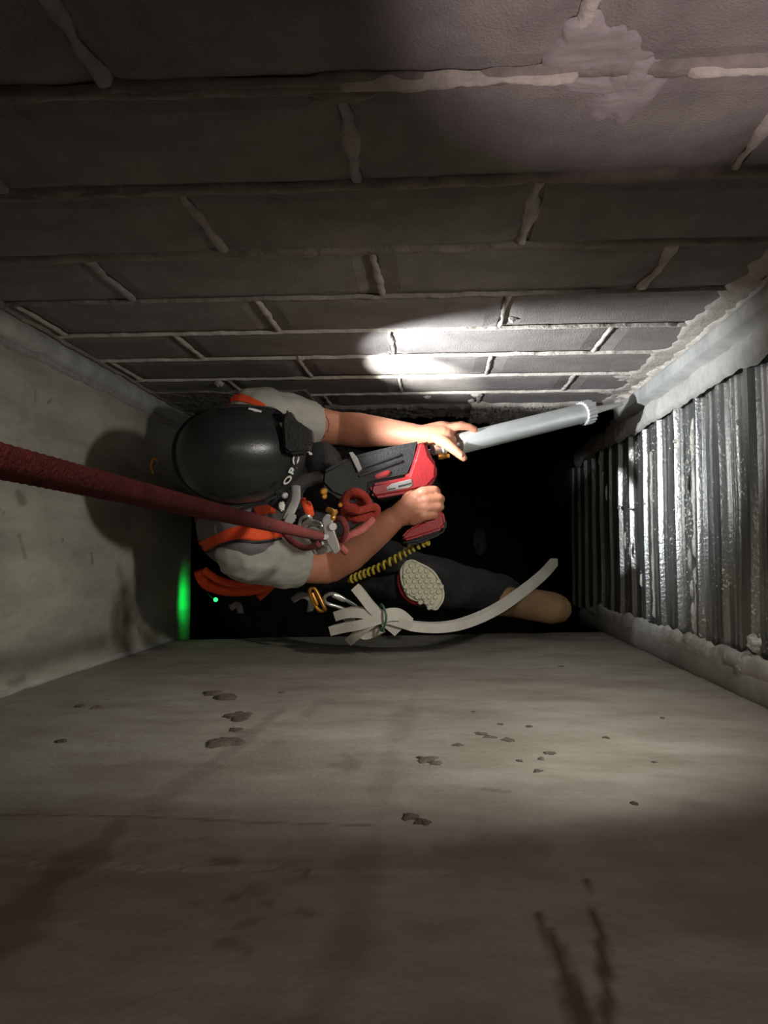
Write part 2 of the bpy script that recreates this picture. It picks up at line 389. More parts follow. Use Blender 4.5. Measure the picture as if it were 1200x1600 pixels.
def front_stain(px,py,U,V):
    n1 = fbm(U,V,14,1); n2 = fbm(U,V,45,2); s = .10+.22*np.clip(fbm(U,V,3,5)+.1,0,1)
    streak = fbm((U*.75+V*.35)*8,(V*.8-U*.5)*90*.2,1.0,8)
    L = [([(-30,1480),(60,1400),(190,1290)],[52,44,26],.55,.5),
         ([(240,1255),(360,1170),(445,1105)],[20,16,9],.40,.6),([(480,1115),(500,1095),(522,1098)],[9,9,5],.35,.5),([(400,1180),(440,1160)],[8,6],.3,.5),
         ([(645,1090),(610,1180),(590,1290),(560,1400)],[30,38,44,50],.36,.9),([(560,1420),(540,1520),(480,1600)],[45,70,90],.42,.9),
         ([(690,1325),(780,1322),(860,1330)],[30,38,26],.45,.8),([(740,1240),(750,1300)],[22,20],.25,.8),([(1070,1265),(1130,1270)],[22,22],.3,.9),
         ([(843,1430),(880,1510),(930,1620)],[7,24,52],.95,.45),([(915,1375),(938,1460),(948,1540),(950,1640)],[4,13,24,34],.95,.45),
         ([(195,1325),(250,1318),(330,1310)],[18,22,12],.4,.6),([(335,1346),(368,1344)],[11,10],.6,.4),
         ([(340,1475),(355,1470),(390,1488)],[12,12,6],.55,.4),([(365,1448),(400,1440)],[7,7],.45,.5),([(475,1366),(480,1366)],[8,8],.6,.4),
         ([(392,1392),(402,1394)],[9,6],.5,.4),([(412,1410),(424,1412)],[6,6],.5,.4),([(360,1405),(370,1402)],[8,8],.5,.4),([(300,1412),(310,1410)],[8,8],.4,.4),([(470,1425),(492,1430)],[11,10],.5,.4),
         ([(515,1195),(560,1198),(545,1185)],[4,10,6],.45,.5),([(540,1180),(542,1210)],[4,3],.4,.5),([(755,1234),(800,1238)],[3,3],.55,.6),
         ([(40,1265),(65,1268)],[6,5],.4,.6),([(1195,1360),(1230,1400)],[40,40],.2,.9),([(370,1480),(450,1560),(360,1600)],[20,70,60],.22,.9)]
    for pts,w,st,so in L: s = np.maximum(s, stroke(px,py,pts,w,st,so,n1+.5*n2,.9))
    s = s + np.where(stroke(px,py,[(240,1255),(445,1105)],30,1,.5)>0, .22*np.clip(streak,0,1),0)
    s = np.maximum(s, stroke(px,py,[(-20,1273),(200,1275),(400,1285),(590,1290)],[2.5,2.5,3,1.5],.7,.7,n2,.4))
    s = s + .5*np.clip(n2-.42,0,.4) * (py<1330)
    return s
def front_disp(U,V):
    px = fbm(U,V,4,3)*.004+fbm(U,V,30,4)*.0008
    Lz = 1.14*.0+ .70
    return px
zl = lambda x: 2.50+(x+C_)*.235            # where the cast wall ends, lower on the right
us = np.linspace(-C_-.02, D_+.03, 250); vs = np.linspace(0,1,520)
def Pf(U,V):
    zend = zl(U); Z = ZT+(zend-ZT)*(V**1.0)
    return np.stack([U+0*V, -B_+0*U+0*V, H-Z],-1)
def front_disp2(U,V):
    Z = ZT+(zl(U)-ZT)*V
    d = fbm(U,Z,4,3)*.004+fbm(U,Z,30,4)*.0009
    # construction joint: a shallow groove across the left half
    line = .695+.012*fbm(U,Z*0,20,6)+0*U
    d = d - .0035*np.clip(1-np.abs(Z-line)/.006,0,1)*(U<.02)
    return d
def front_st(px,py,U,V): return front_stain(px,py,U,ZT+(zl(U)-ZT)*V)
wall_front = plane_grid(us, vs, Pf, front_st, front_disp2, (0,1,0), 'wall_front', M['concrete'], .12)
fw = lambda s,w,h: Vector((s, -B_+h+.001, H-w))
def fwp(px,py): p = on_y(px,py,-B_); return (p.x, H-p.z)
for q,(px,py,w,t) in enumerate([(333,1084,14,.012),(352,1090,18,.012),(372,1120,22,.008),(368,1141,12,.005),(357,1160,28,.010),(333,1160,14,.006),(665,1189,18,.009),(680,1194,12,.008),
      (640,1278,13,.006),(658,1285,11,.006),(752,1148,11,.005),(766,1153,10,.005),(794,1157,11,.005),(716,1165,8,.005),(781,1133,7,.004),(829,1136,6,.004),(858,1178,9,.004),(846,1186,6,.004),(812,1190,6,.004),(841,1206,9,.004),
      (877,1042,5,.004),(125,1103,7,.004),(152,1105,6,.004),(440,1083,5,.003),(95,1158,8,.003),(947,1153,5,.003),(1035,1122,4,.003),(1022,1192,5,.003),(990,1256,6,.003),(740,1113,4,.003)]):
    c = fwp(px,py); r = w/1200*c[1]
    splat('mud_splatter', fw, c, r, r*1.15, t*.45, M['tan_mud'] if 'tan_mud' in M else M.setdefault('tan_mud', mat('tan_mud',(.075,.058,.046),.95,0,(.13,.105,.085),30,5,.5,120)), wall_front, q*2.3, .8, 22)
def Pl(U,V): return np.stack([-C_+0*U+0*V, U+0*V, H-V+0*U],-1)
def left_stain(px,py,U,V):
    n1 = fbm(U,V,20,21); n2 = fbm(U,V,60,22); s = .0+.32*np.clip(fbm(U*2.5,V*.8,5,25),0,1)
    for pts,w,st,so in [([(15,540),(35,545)],[8,5],.6,.5),([(28,770),(35,785)],[7,9],.55,.5),([(0,797),(8,802)],[2,2],.6,.5),([(30,835),(40,872)],[3,3],.5,.5),([(143,865),(144,880)],[2,3],.6,.5),([(98,842),(99,846)],[2,2],.7,.5),([(20,1070),(35,1060)],[9,6],.4,.6),([(216,980),(218,990)],[2,3],.5,.5),([(0,850),(100,850)],[30,24],.14,.9),([(28,760),(40,600)],[10,8],.12,.9),([(75,630),(80,625)],[2,2],.5,.5),([(55,610),(56,630)],[2,2],.5,.5)]:
        s = np.maximum(s, stroke(px,py,pts,w,st,so,n1+.4*n2,.7))
    return s+.6*np.clip(n2-.44,0,.4)
def left_disp(U,V):
    return fbm(U*1.5,V*.5,5,33)*.004+fbm(U*4,V*.6,16,34)*.0012
wall_left = plane_grid(np.linspace(-B_-.02,A_+.02,170), np.linspace(ZT,2.66,420), Pl, left_stain, left_disp, (1,0,0), 'wall_left', M['concrete_left'], .12)
lw = lambda s,w,h: Vector((-C_+h+.001, w, H-s))
t1 = struct(ragged('trim_1', lw, .3, 2.66, A_-.060, A_-.008, .016, M['bar'], None, .10, 91, .012, 8, 5))
ragged('mortar_crack', lw, .3, 2.6, A_-.075, A_-.055, .008, M['smear'], t1, .45, 95, .008, 6, 9)
ragged('mortar_crack', lambda s,w,h: Vector((-C_+w, A_-h+.001, H-s)), .3, 2.66, 0, .012, .010, M['mortar_dark'], t1, .6, 97, .008, 5, 9)
ragged('mortar_edge', lambda s,w,h: Vector((-C_+h+.001, w, H-s)), .3, 2.5, -B_-.004, -B_+.012, .006, M['bar'], wall_left, .5, 99, .008, 5, 9)
# right wall: ribbed zinc sheet -----------------------------------
wall_right = struct(frombm('wall_right', (lambda b: (add_box(b, (D_+.10,.10,H-(5.4+ZT)/2), (.10,.86,5.4-ZT)), b)[1])(bmesh.new()), M['dark'], smooth=False))
YL, YH = -.235, .392
def ribz(z):
    """profile height (towards the shaft) of the sheet at depth z: one tall rib and one low stiffener per 0.153 m"""
    t = ((z-2.045)/.153) % 1.0
    def trap(t, c, w, s, h):
        d = abs((t-c+.5)%1-.5)
        return h*max(0,min(1,(w/2+s-d)/s))
    return max(trap(t,.90,.11,.05,.013), trap(t,.42,.05,.05,.0035), trap(t,.60,.02,.03,.002))
def sheet(z0, z1, lift, seed):
    zs = [z0]; 
    while zs[-1] < z1: zs.append(zs[-1]+.0026)
    bm = bmesh.new(); ny = 26; rows = []
    for z in zs:
        row = []
        for j in range(ny+1):
            y = YL+(YH-YL)*j/ny
            w = .004*nz((y*3,z*5,seed))+.0012*nz((y*14,z*20,seed)); zz = z+.004*nz((y*2.2,z*.5,seed+4))
            row.append(bm.verts.new((D_+.022-ribz(z)-lift+w, y, H-zz)))
        rows.append(row)
    for a,b in zip(rows,rows[1:]):
        for j in range(ny): bm.faces.new((a[j],a[j+1],b[j+1],b[j]))
    bmesh.ops.recalc_face_normals(bm, faces=bm.faces)
    if sum(f.normal.x for f in bm.faces) > 0: bmesh.ops.reverse_faces(bm, faces=bm.faces)
    ed = [e for e in bm.edges if e.is_boundary]
    r = bmesh.ops.extrude_edge_only(bm, edges=ed)
    for v in [g for g in r['geom'] if isinstance(g, bmesh.types.BMVert)]: v.co.x += .004
    o = frombm('metal_sheet', bm, M['zinc'], wall_right)
    if hasattr(o.data,'set_sharp_from_angle'): o.data.set_sharp_from_angle(angle=math.radians(22))
    return o
for q,(a,b) in enumerate([(-.5,.18),(.17,1.05),(1.04,1.915),(1.905,2.78),(2.77,3.66)]): sheet(a,b,.003*(q%2),q*5)
rw = lambda s,w,h: Vector((D_-h, w, H-s))
ragged('seam_sealant', lambda s,w,h: Vector((D_+.018-h, s, H-w)), YL+.01, YH-.06, 1.900, 1.914, .010, M['zinc_worn'], wall_right, .7, 60, .006, 5, 16)
ragged('seam_sealant', lambda s,w,h: Vector((D_+.018-h, s, H-w)), YL+.05, .30, 2.262, 2.266, .010, M['mortar'], wall_right, .9, 63, .006, 5, 16)
# splashes of slurry on the sheet
for q,(px,py,w,hh) in enumerate([(983,795,.030,.004),(1005,787,.022,.004),(1018,783,.014,.004),(965,793,.012,.006),(1052,690,.02,.006),(1058,700,.006,.03),(1065,757,.012,.02),(1075,875,.012,.02),(1078,918,.01,.02),(1080,960,.008,.03),(940,745,.004,.03),(946,770,.004,.025),(935,720,.006,.02),(975,845,.004,.03),(983,860,.005,.02),(1000,905,.004,.02),(1150,660,.01,.006),(1140,630,.008,.012)]):
    p = on_x(px,py,D_-.003)
    splat('slurry_splash', rw, (H-p.z, p.y), w*.5, hh, .004, M['zinc_worn'], wall_right, 80+q, .8, 18)
# steel bar and mortar bands along the top and bottom of the sheet
bar = struct(frombm('trim_2', grid_mesh(240, 6, lambda u,v: rw(-.4+2.93*u+(.02*nz((v*9,3,1)) if u>.99 else 0), .425+.055*v, (.030 if v not in (0,1) else -.015)+.0025*nz((u*30,v*3,2)))), M['bar']))
ragged('band_mortar', rw, -.4, 2.62, .370, .428, .011, M['band'], bar, .22, 41, .006, 12, 7, .22)
ragged('band_mortar', rw, 2.45, 3.4, .38, .45, .012, M['mortar_dark'], bar, .35, 44, .012, 10, 8)
ragged('corner_mortar', rw, -.4, 2.5, .474, .492, .034, M['mortar'], bar, .35, 47, .006, 8, 12, .3)
ragged('corner_mortar', rw, 1.9, 2.55, .468, .492, .040, M['mortar'], bar, .6, 49, .004, 8, 16, .6)
lowb = struct(ragged('trim_3', rw, -.4, 3.3, -.292, -.225, .014, M['band_dark'], None, .04, 51, .01, 8, 5, .12))
ragged('band_mortar', rw, 1.2, 3.1, -.245, -.196, .0125, M['band'], lowb, .40, 53, .006, 12, 7, .22)
ragged('band_mortar', rw, .5, 1.25, -.250, -.200, .0165, M['band_dark'], lowb, .35, 57, .008, 10, 6, .2)
def wallpatch(px,py,w,hh,m,x=D_-.014):
    p = on_x(px,py,x); return splat('band_mortar', rw, (H-p.z,p.y), w, hh, .016, m, lowb, px*.1, .6, 24)
wallpatch(1168,1005,.02,.014,M['zinc_worn']); wallpatch(1150,1045,.03,.016,M['zinc_worn']); wallpatch(1070,1000,.04,.018,M['zinc_worn'])
# the dark void below the lining
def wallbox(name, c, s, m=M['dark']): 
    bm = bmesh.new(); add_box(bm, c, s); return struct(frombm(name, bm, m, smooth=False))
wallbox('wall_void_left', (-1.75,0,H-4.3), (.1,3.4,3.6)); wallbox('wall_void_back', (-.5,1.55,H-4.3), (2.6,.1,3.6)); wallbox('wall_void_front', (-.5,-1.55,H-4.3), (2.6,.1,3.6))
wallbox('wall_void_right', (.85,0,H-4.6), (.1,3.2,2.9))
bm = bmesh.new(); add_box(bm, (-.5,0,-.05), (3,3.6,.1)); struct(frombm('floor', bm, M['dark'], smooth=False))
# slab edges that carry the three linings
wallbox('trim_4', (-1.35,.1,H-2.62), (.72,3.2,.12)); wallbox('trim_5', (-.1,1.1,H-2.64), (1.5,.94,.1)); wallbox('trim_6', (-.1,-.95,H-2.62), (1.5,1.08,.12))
#--BODY--
# ---------------------------------------------------------------- the worker
def caps(bm, a, ra, b, rb):
    a, b = Vector(a), Vector(b); d = b-a; L = d.length
    for p,r in ((a,ra),(b,rb)):
        bmesh.ops.create_icosphere(bm, subdivisions=2, radius=r, matrix=Matrix.Translation(p))
    if L > 1e-5:
        q = d.to_track_quat('Z','Y').to_matrix().to_4x4()
        bmesh.ops.create_cone(bm, cap_ends=True, segments=20, radius1=ra, radius2=rb, depth=L, matrix=Matrix.Translation((a+b)/2) @ q)
def blob(name, chains, m, parent=None, voxel=.004, smooth=6, ell=(), fold=None, cut=(), solid=0):
    bm = bmesh.new()
    for ch in chains:
        for (a,ra),(b,rb) in zip(ch, ch[1:]): caps(bm, a, ra, b, rb)
    for (c, R, sc) in ell:
        bmesh.ops.create_icosphere(bm, subdivisions=3, radius=1, matrix=Matrix.Translation(c) @ R.to_4x4() @ Matrix.Diagonal((*sc,1)))
    me = bpy.data.meshes.new(name); bm.to_mesh(me); bm.free()
    o = bpy.data.objects.new(name, me); COL.objects.link(o)
    r = o.modifiers.new('r','REMESH'); r.mode = 'VOXEL'; r.voxel_size = voxel
    s = o.modifiers.new('s','SMOOTH'); s.factor = .5; s.iterations = smooth
    dg = bpy.context.evaluated_depsgraph_get(); me2 = bpy.data.meshes.new_from_object(o.evaluated_get(dg))
    bpy.data.objects.remove(o); me2.name = name
    bm = bmesh.new(); bm.from_mesh(me2)
    for (co, no, rad) in cut:
        co = Vector(co); no = Vector(no).normalized()
        g = [f for f in bm.faces if (f.calc_center_median()-co).length < rad]
        vs = {v for f in g for v in f.verts}; es = {e for f in g for e in f.edges}
        bmesh.ops.bisect_plane(bm, geom=list(vs)+list(es)+g, plane_co=co, plane_no=no)
        kill = [f for f in bm.faces if (f.calc_center_median()-co).dot(no) > 0 and (f.calc_center_median()-co).length < rad]
        bmesh.ops.delete(bm, geom=kill, context='FACES')
    bm.normal_update()
    if fold:
        for v in bm.verts: v.co += v.normal*fold(v.co)
    if solid:
        ed = [e for e in bm.edges if e.is_boundary]
        r = bmesh.ops.extrude_edge_only(bm, edges=ed)
        cs = [(Vector(c), Vector(n).normalized()) for c,n,_ in cut]
        for v in [g for g in r['geom'] if isinstance(g, bmesh.types.BMVert)]:
            c,n = min(cs, key=lambda q:(q[0]-v.co).length); d = (c-v.co); d -= n*d.dot(n); v.co += d.normalized()*solid - n*.002
    bm.to_mesh(me2); bm.free()
    for p in me2.polygons: p.use_smooth = True
    me2.materials.clear(); me2.materials.append(m)
    o = link(name, me2, None, parent); return o
def bvh_of(o):
    return BVHTree.FromPolygons([v.co[:] for v in o.data.vertices], [p.vertices[:] for p in o.data.polygons])
CAMP = Vector((0,0,H))
def hit(bvh, px, py):
    d = (W(px,py,1)-CAMP).normalized(); r = bvh.ray_cast(CAMP, d)
    return (r[0], r[1] if r[1].dot(d) < 0 else -r[1]) if r[0] else (None,None)
def softhit(bvh, px, py, c=(390,790)):
    for k in range(14):
        h_, n_ = hit(bvh, px+(c[0]-px)*k*.02, py+(c[1]-py)*k*.02)
        if h_: return h_, n_
    return None, None
def ribbon(name, bvh, e1, e2, m, parent, off=.003, n=10, nw=5):
    """strip laid on a surface between two edges"""
    A = catmull([Vector((x,y,0)) for x,y in e1], n); Bq = catmull([Vector((x,y,0)) for x,y in e2], n)
    bm = bmesh.new(); rows = []
    for a,b in zip(A,Bq):
        row = []
        for j in range(nw+1):
            t = j/nw; p,nn = softhit(bvh, a.x*(1-t)+b.x*t, a.y*(1-t)+b.y*t)
            row.append(bm.verts.new(p+nn*off) if p else None)
        rows.append(row)
    for r1,r2 in zip(rows,rows[1:]):
        for j in range(nw):
            q = (r1[j],r1[j+1],r2[j+1],r2[j])
            if all(q) and max((q[0].co-q[2].co).length,(q[1].co-q[3].co).length) < .08: bm.faces.new(q)
    for v in [v for v in bm.verts if not v.link_faces]: bm.verts.remove(v)
    if not bm.faces: bm.free(); print('EMPTY RIBBON', e1); return link(name, bpy.data.meshes.new(name), m, parent)
    bmesh.ops.recalc_face_normals(bm, faces=bm.faces)
    ed = [e for e in bm.edges if e.is_boundary]
    r = bmesh.ops.extrude_edge_only(bm, edges=ed)
    for v in [g for g in r['geom'] if isinstance(g, bmesh.types.BMVert)]: v.co -= (CAMP-v.co).normalized()*(off+.004)
    return frombm(name, bm, m, parent)
person = thing('person', 'rope access worker in orange-striped vest and black helmet, seen from above reaching right', 'person')
shL, shR = W(400,650,1.88), W(385,862,1.86)
elL, elR = W(528,670,2.06), W(512,884,2.00)
wrL, wrR = W(655,680,1.95), W(618,808,1.88)
neck, head = W(372,735,1.80), W(388,715,1.70)
pelvis = W(430,800,2.42); hipL, hipR = W(440,745,2.46), W(445,850,2.44)
knL, knR = W(590,745,2.42), W(648,905,2.30); anL, anR = W(600,760,2.86), W(792,930,2.62)
# left hand (upper in view) around the back end of the tube
Lh = [[(wrL,.026),(W(672,680,1.95),.027),(W(692,682,1.955),.029),(W(700,690,1.96),.024)], [(wrL,.024),(W(690,672,1.965),.024),(W(702,672,1.975),.020)],
      [(W(695,671,1.955),.013),(W(717,666,1.955),.0105),(W(733,667,1.965),.0095),(W(742,671,1.975),.0085)],                       # index
      [(W(698,668,1.985),.013),(W(722,664,2.00),.0105),(W(740,672,2.02),.0095),(W(742,688,2.03),.0085)],
      [(W(698,672,2.00),.012),(W(716,672,2.03),.010),(W(730,688,2.045),.009),(W(728,702,2.04),.008)],
      [(W(696,680,2.005),.011),(W(706,690,2.03),.009),(W(716,704,2.035),.008),(W(714,712,2.02),.0075)],
      [(W(682,684,1.94),.017),(W(698,693,1.925),.0145),(W(711,704,1.915),.012),(W(722,713,1.915),.0105),(W(725,716,1.918),.009)]]  # thumb
Rh = [[(wrR,.027),(W(632,798,1.87),.029),(W(646,790,1.865),.030),(W(660,785,1.865),.024)], [(wrR,.024),(W(640,805,1.875),.025),(W(660,803,1.875),.022)]]
for i in range(4):
    kx, ky = 660+[0,4,4,0][i], 771+i*12
    Rh.append([(W(kx-14,ky+6,1.862),.014),(W(kx+1,ky-2,1.845),.0145),(W(kx+19+[0,3,2,-2][i],ky-5+[0,0,2,2][i],1.855),.0118),(W(kx+22+[0,3,2,-2][i],ky-3,1.885),.0108),(W(kx+10,ky+3,1.91),.0095),(W(kx+2,ky+3,1.905),.009)])
Rh.append([(W(634,786,1.87),.016),(W(640,772,1.885),.013),(W(655,765,1.905),.011),(W(668,768,1.915),.010)])
body_ch = [
 [(pelvis,.115),(W(405,790,2.25),.105),(W(385,775,2.05),.110),(W(372,765,1.93),.095)],
 [(W(400,750,2.3),.10),(W(385,715,2.0),.095),(W(392,690,1.93),.070)],[(W(400,830,2.3),.10),(W(378,820,2.0),.095),(W(375,830,1.92),.070)],
 [(W(375,765,1.90),.07),(neck,.060),(head,.065)],
 [(neck,.055),(W(385,690,1.87),.055),(shL,.058)],[(neck,.055),(W(378,810,1.85),.055),(shR,.060)],
 [(shL,.062),(W(455,658,1.96),.054),(elL,.046)],[(elL,.046),(W(560,672,2.03),.047),(W(610,676,1.98),.036),(wrL,.027)],
 [(shR,.064),(W(450,876,1.93),.056),(elR,.048)],[(elR,.048),(W(545,864,1.97),.049),(W(590,830,1.91),.038),(wrR,.029)],
 [(pelvis,.11),(hipL,.095),(knL,.060)],[(knL,.060),((knL+anL)/2,.050),(anL,.035)],
 [(pelvis,.11),(hipR,.095),(knR,.062)],[(knR,.062),(knR.lerp(anR,.35),.056),(anR,.038)],
]
fw_ = Vector((.88,.10,-.46)).normalized(); upv = Vector((.46,.0,.88)); upv = (upv-fw_*upv.dot(fw_)).normalized(); sd = upv.cross(fw_).normalized()
HR = Matrix((fw_, sd, upv)).transposed()           # head frame: x forward, y to his left, z crown
hc = W(385,710,1.70)
ell = [(hc, HR, (.095,.075,.105)), (hc+HR@Vector((.055,0,-.075)), HR, (.045,.045,.05)), (hc+HR@Vector((.098,0,-.045)), HR, (.018,.012,.018)),
       (hc+HR@Vector((-.01,.076,-.03)), HR, (.018,.010,.028)), (hc+HR@Vector((-.01,-.076,-.03)), HR, (.018,.010,.028)),
       (hc+HR@Vector((.09,0,-.085)), HR, (.012,.022,.006))]
body = blob('body', body_ch+Lh+Rh, M['skin'], person, .0032, 4, ell)
bb = bvh_of(body)
for s in (1,-1):
    bm = bmesh.new(); bmesh.ops.create_uvsphere(bm, u_segments=12, v_segments=8, radius=.012, matrix=Matrix.Translation(hc+HR@Vector((.082,s*.032,-.02))))
    frombm('eye', bm, M['white'], person)
# nails on the visible thumb
p,nn = hit(bb, 721,711)
if p:
    bm = bmesh.new(); R = nn.to_track_quat('Z','Y').to_matrix(); add_box(bm, p+nn*.0004, (.009,.011,.0016), R); bmesh.ops.bevel(bm, geom=list(bm.edges), offset=.0007, segments=2, affect='EDGES')
    frombm('thumbnail', bm, mat('nail',(.45,.20,.13),.35), person)
# clothes
def folds(sc, amp):
    return lambda c: amp*(nz((c.x*sc*.5,c.y*sc,c.z*sc*.6)) + .7*abs(nz((c.x*sc*.8+3,c.y*sc*1.6,c.z*sc)))-.2)
def grow(chs, g): return [[(p,r+g) for p,r in ch] for ch in chs]
slL, slR = W(487,664,2.0), W(470,880,1.95)
shirt = blob('t_shirt', grow(body_ch[1:3]+body_ch[4:6],.010)+[[(W(430,800,2.34),.122),(W(405,790,2.2),.115),(W(385,775,2.02),.118),(W(372,768,1.93),.10)],
      [(shL,.074),(W(440,655,1.94),.073),(W(500,666,2.02),.064)],[(shR,.078),(W(440,874,1.92),.074),(W(500,884,1.99),.062)]], M['shirt'], person, .005, 5, (),
      folds(26,.0075), [(slL, elL-shL, .12),(slR, (elR-shR).normalized(), .13)], .010)
vest_ch = [[(W(425,795,2.36),.125),(W(403,787,2.2),.125),(W(383,772,2.02),.128),(W(370,766,1.92),.108)],
      [(W(400,750,2.3),.112),(W(380,712,1.99),.110),(W(388,692,1.915),.084)],[(W(400,830,2.3),.112),(W(373,822,1.98),.112),(W(372,828,1.91),.084)],
      [(W(370,735,1.86),.075),(W(392,700,1.865),.071),(W(400,668,1.865),.066)],[(W(370,745,1.86),.075),(W(380,805,1.84),.072),(W(388,836,1.835),.070)]]
vest = blob('vest', vest_ch, M['vest'], person, .005, 6, (), folds(20,.004))
vb = bvh_of(vest); sb = bvh_of(shirt)
both = BVHTree.FromPolygons([v.co[:] for o in (vest,shirt) for v in o.data.vertices],
      [p.vertices[:] for p in vest.data.polygons]+[[i+len(vest.data.vertices) for i in p.vertices] for p in shirt.data.polygons])
def stripe(e1,e2,l=None,m='orange'):
    o = ribbon('stripe', both, e1, e2, M[m], vest)
    if l: o['label'] = l
stripe([(272,862),(310,848),(365,824),(400,824),(442,828)],[(276,872),(312,864),(366,843),(400,844),(442,840)],'orange band over the lower shoulder')
stripe([(276,873),(312,865),(366,844),(400,845),(440,841)],[(278,877),(314,868),(366,848),(400,849),(440,844)],'dark piping','black')
stripe([(272,812),(290,808),(310,806)],[(273,828),(285,822),(296,814)],'orange corner at the back')
stripe([(395,793),(415,789),(430,792)],[(400,806),(420,803),(428,802)],'small orange tab beside the neck')
stripe([(322,628),(350,617),(385,618),(415,633)],[(330,640),(352,628),(385,630),(412,642)],'orange band over the upper shoulder')
hem = tube('hem_band', catmull([W(312,893,2.00),W(322,912,2.02),W(350,922,2.04),W(385,922,2.03),W(412,916,2.03),W(440,900,2.05)],8), .016, M['orange'], vest, flat=.8, seg=12)
hem2 = tube('hem_band', catmull([W(318,890,1.96),W(340,905,1.97),W(368,912,1.98),W(395,910,1.985)],8), .010, M['orange'], vest, flat=.8, seg=12)
tube('hem_tail', catmull([W(404,934,2.10),W(418,922,2.09),W(430,910,2.08)],6), .010, M['orange'], vest, flat=.4)
trousers = blob('trousers', [[(W(425,798,2.34),.128),(pelvis,.13),(hipL,.110),(knL,.078)],[(knL,.078),((knL+anL)/2,.068),(anL,.058)],
      [(pelvis,.13),(hipR,.112),(knR,.080)],[(knR,.080),(knR.lerp(anR,.35),.074),(anR,.058)]], M['trouser'], person, .006, 4, (), folds(18,.010))
# boots
def boot(an, toe, up, m, label):
    an, toe, up = Vector(an), Vector(toe), Vector(up).normalized(); d = (toe-an).normalized()
    o = blob('boot', [[(an+up*.07,.056),(an,.056),(an+d*.02-up*.035,.050)],[(an-up*.035,.052),(toe-up*.012,.054),(toe+d*.012-up*.02,.048)],[(an+up*.01,.052),(toe+up*.004,.054)]], m, person, .005, 4)
    o['label'] = label; return o
boot(W(795,938,2.62), W(862,950,2.60), Vector((-.5,.1,.8)), M['tan'], 'scuffed tan leather work boot')
boot(anL+Vector((.02,0,-.05)), anL+Vector((.16,0,-.07)), Vector((0,0,1)), M['blackrub'], 'dark boot')
# knee pad
kc = W(657,914,2.20)
kp = prism('knee_pad', [(627,884),(631,877),(642,875),(655,880),(673,890),(684,904),(693,922),(694,935),(688,947),(680,954),(671,952),(660,941),(640,934),(631,921),(626,903)], 2.205, .030, M['pad'], person, .008, 3)
kp['label'] = 'pale honeycomb rubber knee pad'
tube('pad_rim', catmull([W(x,y,2.196) for x,y in [(628,884),(642,876),(656,881),(674,891),(685,905),(692,922),(692,936),(686,947),(679,952),(662,942),(641,934),(632,921),(627,903)]],5,True), .0035, M['pad'], kp, closed=True, seg=8)
tube('pad_binding', catmull([W(x,y,2.215) for x,y in [(626,890),(623,905),(628,925),(640,938),(657,945)]],6), .006, M['red'], kp)
cell = None
for r in range(9):
    for c in range(7):
        x, y = 633+c*9.4+(r%2)*4.7, 884+r*8.2
        cx = 658+(y-914)*.35
        if abs((x-cx)*.9)+abs(y-914)*.55 > 30-abs(y-914)*.12: continue
        if cell is None:
            bm = bmesh.new(); bmesh.ops.create_cone(bm, cap_ends=True, segments=6, radius1=.0082, radius2=.0055, depth=.006); cell = bpy.data.meshes.new('pad_cell'); bm.to_mesh(cell); bm.free(); cell.materials.append(M['pad'])
        o = link('pad_cell', cell, None, kp); o.location = W(x,y,2.187)
# tattoo lines hugging the upper arm
def inkline(pxs, r=.0011):
    pts = []
    for p in catmull([Vector((x,y,0)) for x,y in pxs], 6):
        h_,n_ = hit(bb,p.x,p.y)
        if h_: pts.append(h_+n_*.0002)
    if len(pts)>3: tube('tattoo', pts, r, M['ink'], person, seg=6)
inkline([(497,646),(508,650),(514,662),(511,676)]); inkline([(489,690),(500,688),(507,681)]); inkline([(490,686),(499,683),(505,676)])
# harness straps
hb = BVHTree.FromPolygons([v.co[:] for v in trousers.data.vertices],[p.vertices[:] for p in trousers.data.polygons])
harness = tube('harness', catmull([pelvis+Vector((.14*math.cos(a),.15*math.sin(a),.06)) for a in [k*math.pi/8 for k in range(16)]],3,True), .02, M['blackrub'], person, closed=True, flat=1.2)
for x,y,Z in [(452,850,2.3),(470,905,2.3)]:
    tube('leg_loop', catmull([W(x,y-45,Z+.1),W(x+20,y-20,Z-.06),W(x+26,y+10,Z-.07),W(x+14,y+45,Z+.02)],6), .018, M['blackrub'], harness, flat=.25)
tube('webbing', catmull([W(457,938,2.16),W(472,930,2.14),W(486,938,2.15),W(484,955,2.2)],6), .010, M['greytag'], harness, flat=.3)
tube('webbing', catmull([W(360,950,2.3),W(372,945,2.29),W(376,958,2.3)],6), .010, M['greytag'], harness, flat=.3)
# chest straps visible between helmet and device
tube('chest_strap', catmull([W(462,760,1.72),W(462,778,1.66),W(457,792,1.62),W(448,812,1.60)],6), .011, M['greytag'], harness, flat=.3)
tube('chest_strap', catmull([W(480,784,1.70),W(484,792,1.68),W(487,806,1.69)],6), .0075, M['orange'], harness, flat=.4)
tube('chest_strap', catmull([W(473,780,1.69),W(478,793,1.67),W(483,808,1.68)],6), .007, M['orange'], harness, flat=.4)
tube('chest_strap', catmull([W(430,795,1.72),W(445,775,1.73),W(470,755,1.80),W(500,745,1.9)],6), .02, M['blackrub'], harness, flat=.5)
# tool bag / dark pouch on his chest
blob('chest_pouch', [[(W(500,715,1.98),.045),(W(520,745,1.96),.05),(W(500,775,1.98),.045)],[(W(545,740,2.0),.035),(W(530,775,2.0),.04)]], M['blackrub'], harness, .006, 4, (), folds(40,.006))
blob('chest_pouch', [[(W(480,820,1.95),.045),(W(530,830,2.02),.045),(W(570,800,2.05),.04)],[(W(560,850,2.12),.04),(W(610,870,2.2),.05)]], M['blackrub'], harness, .006, 4, (), folds(40,.006))
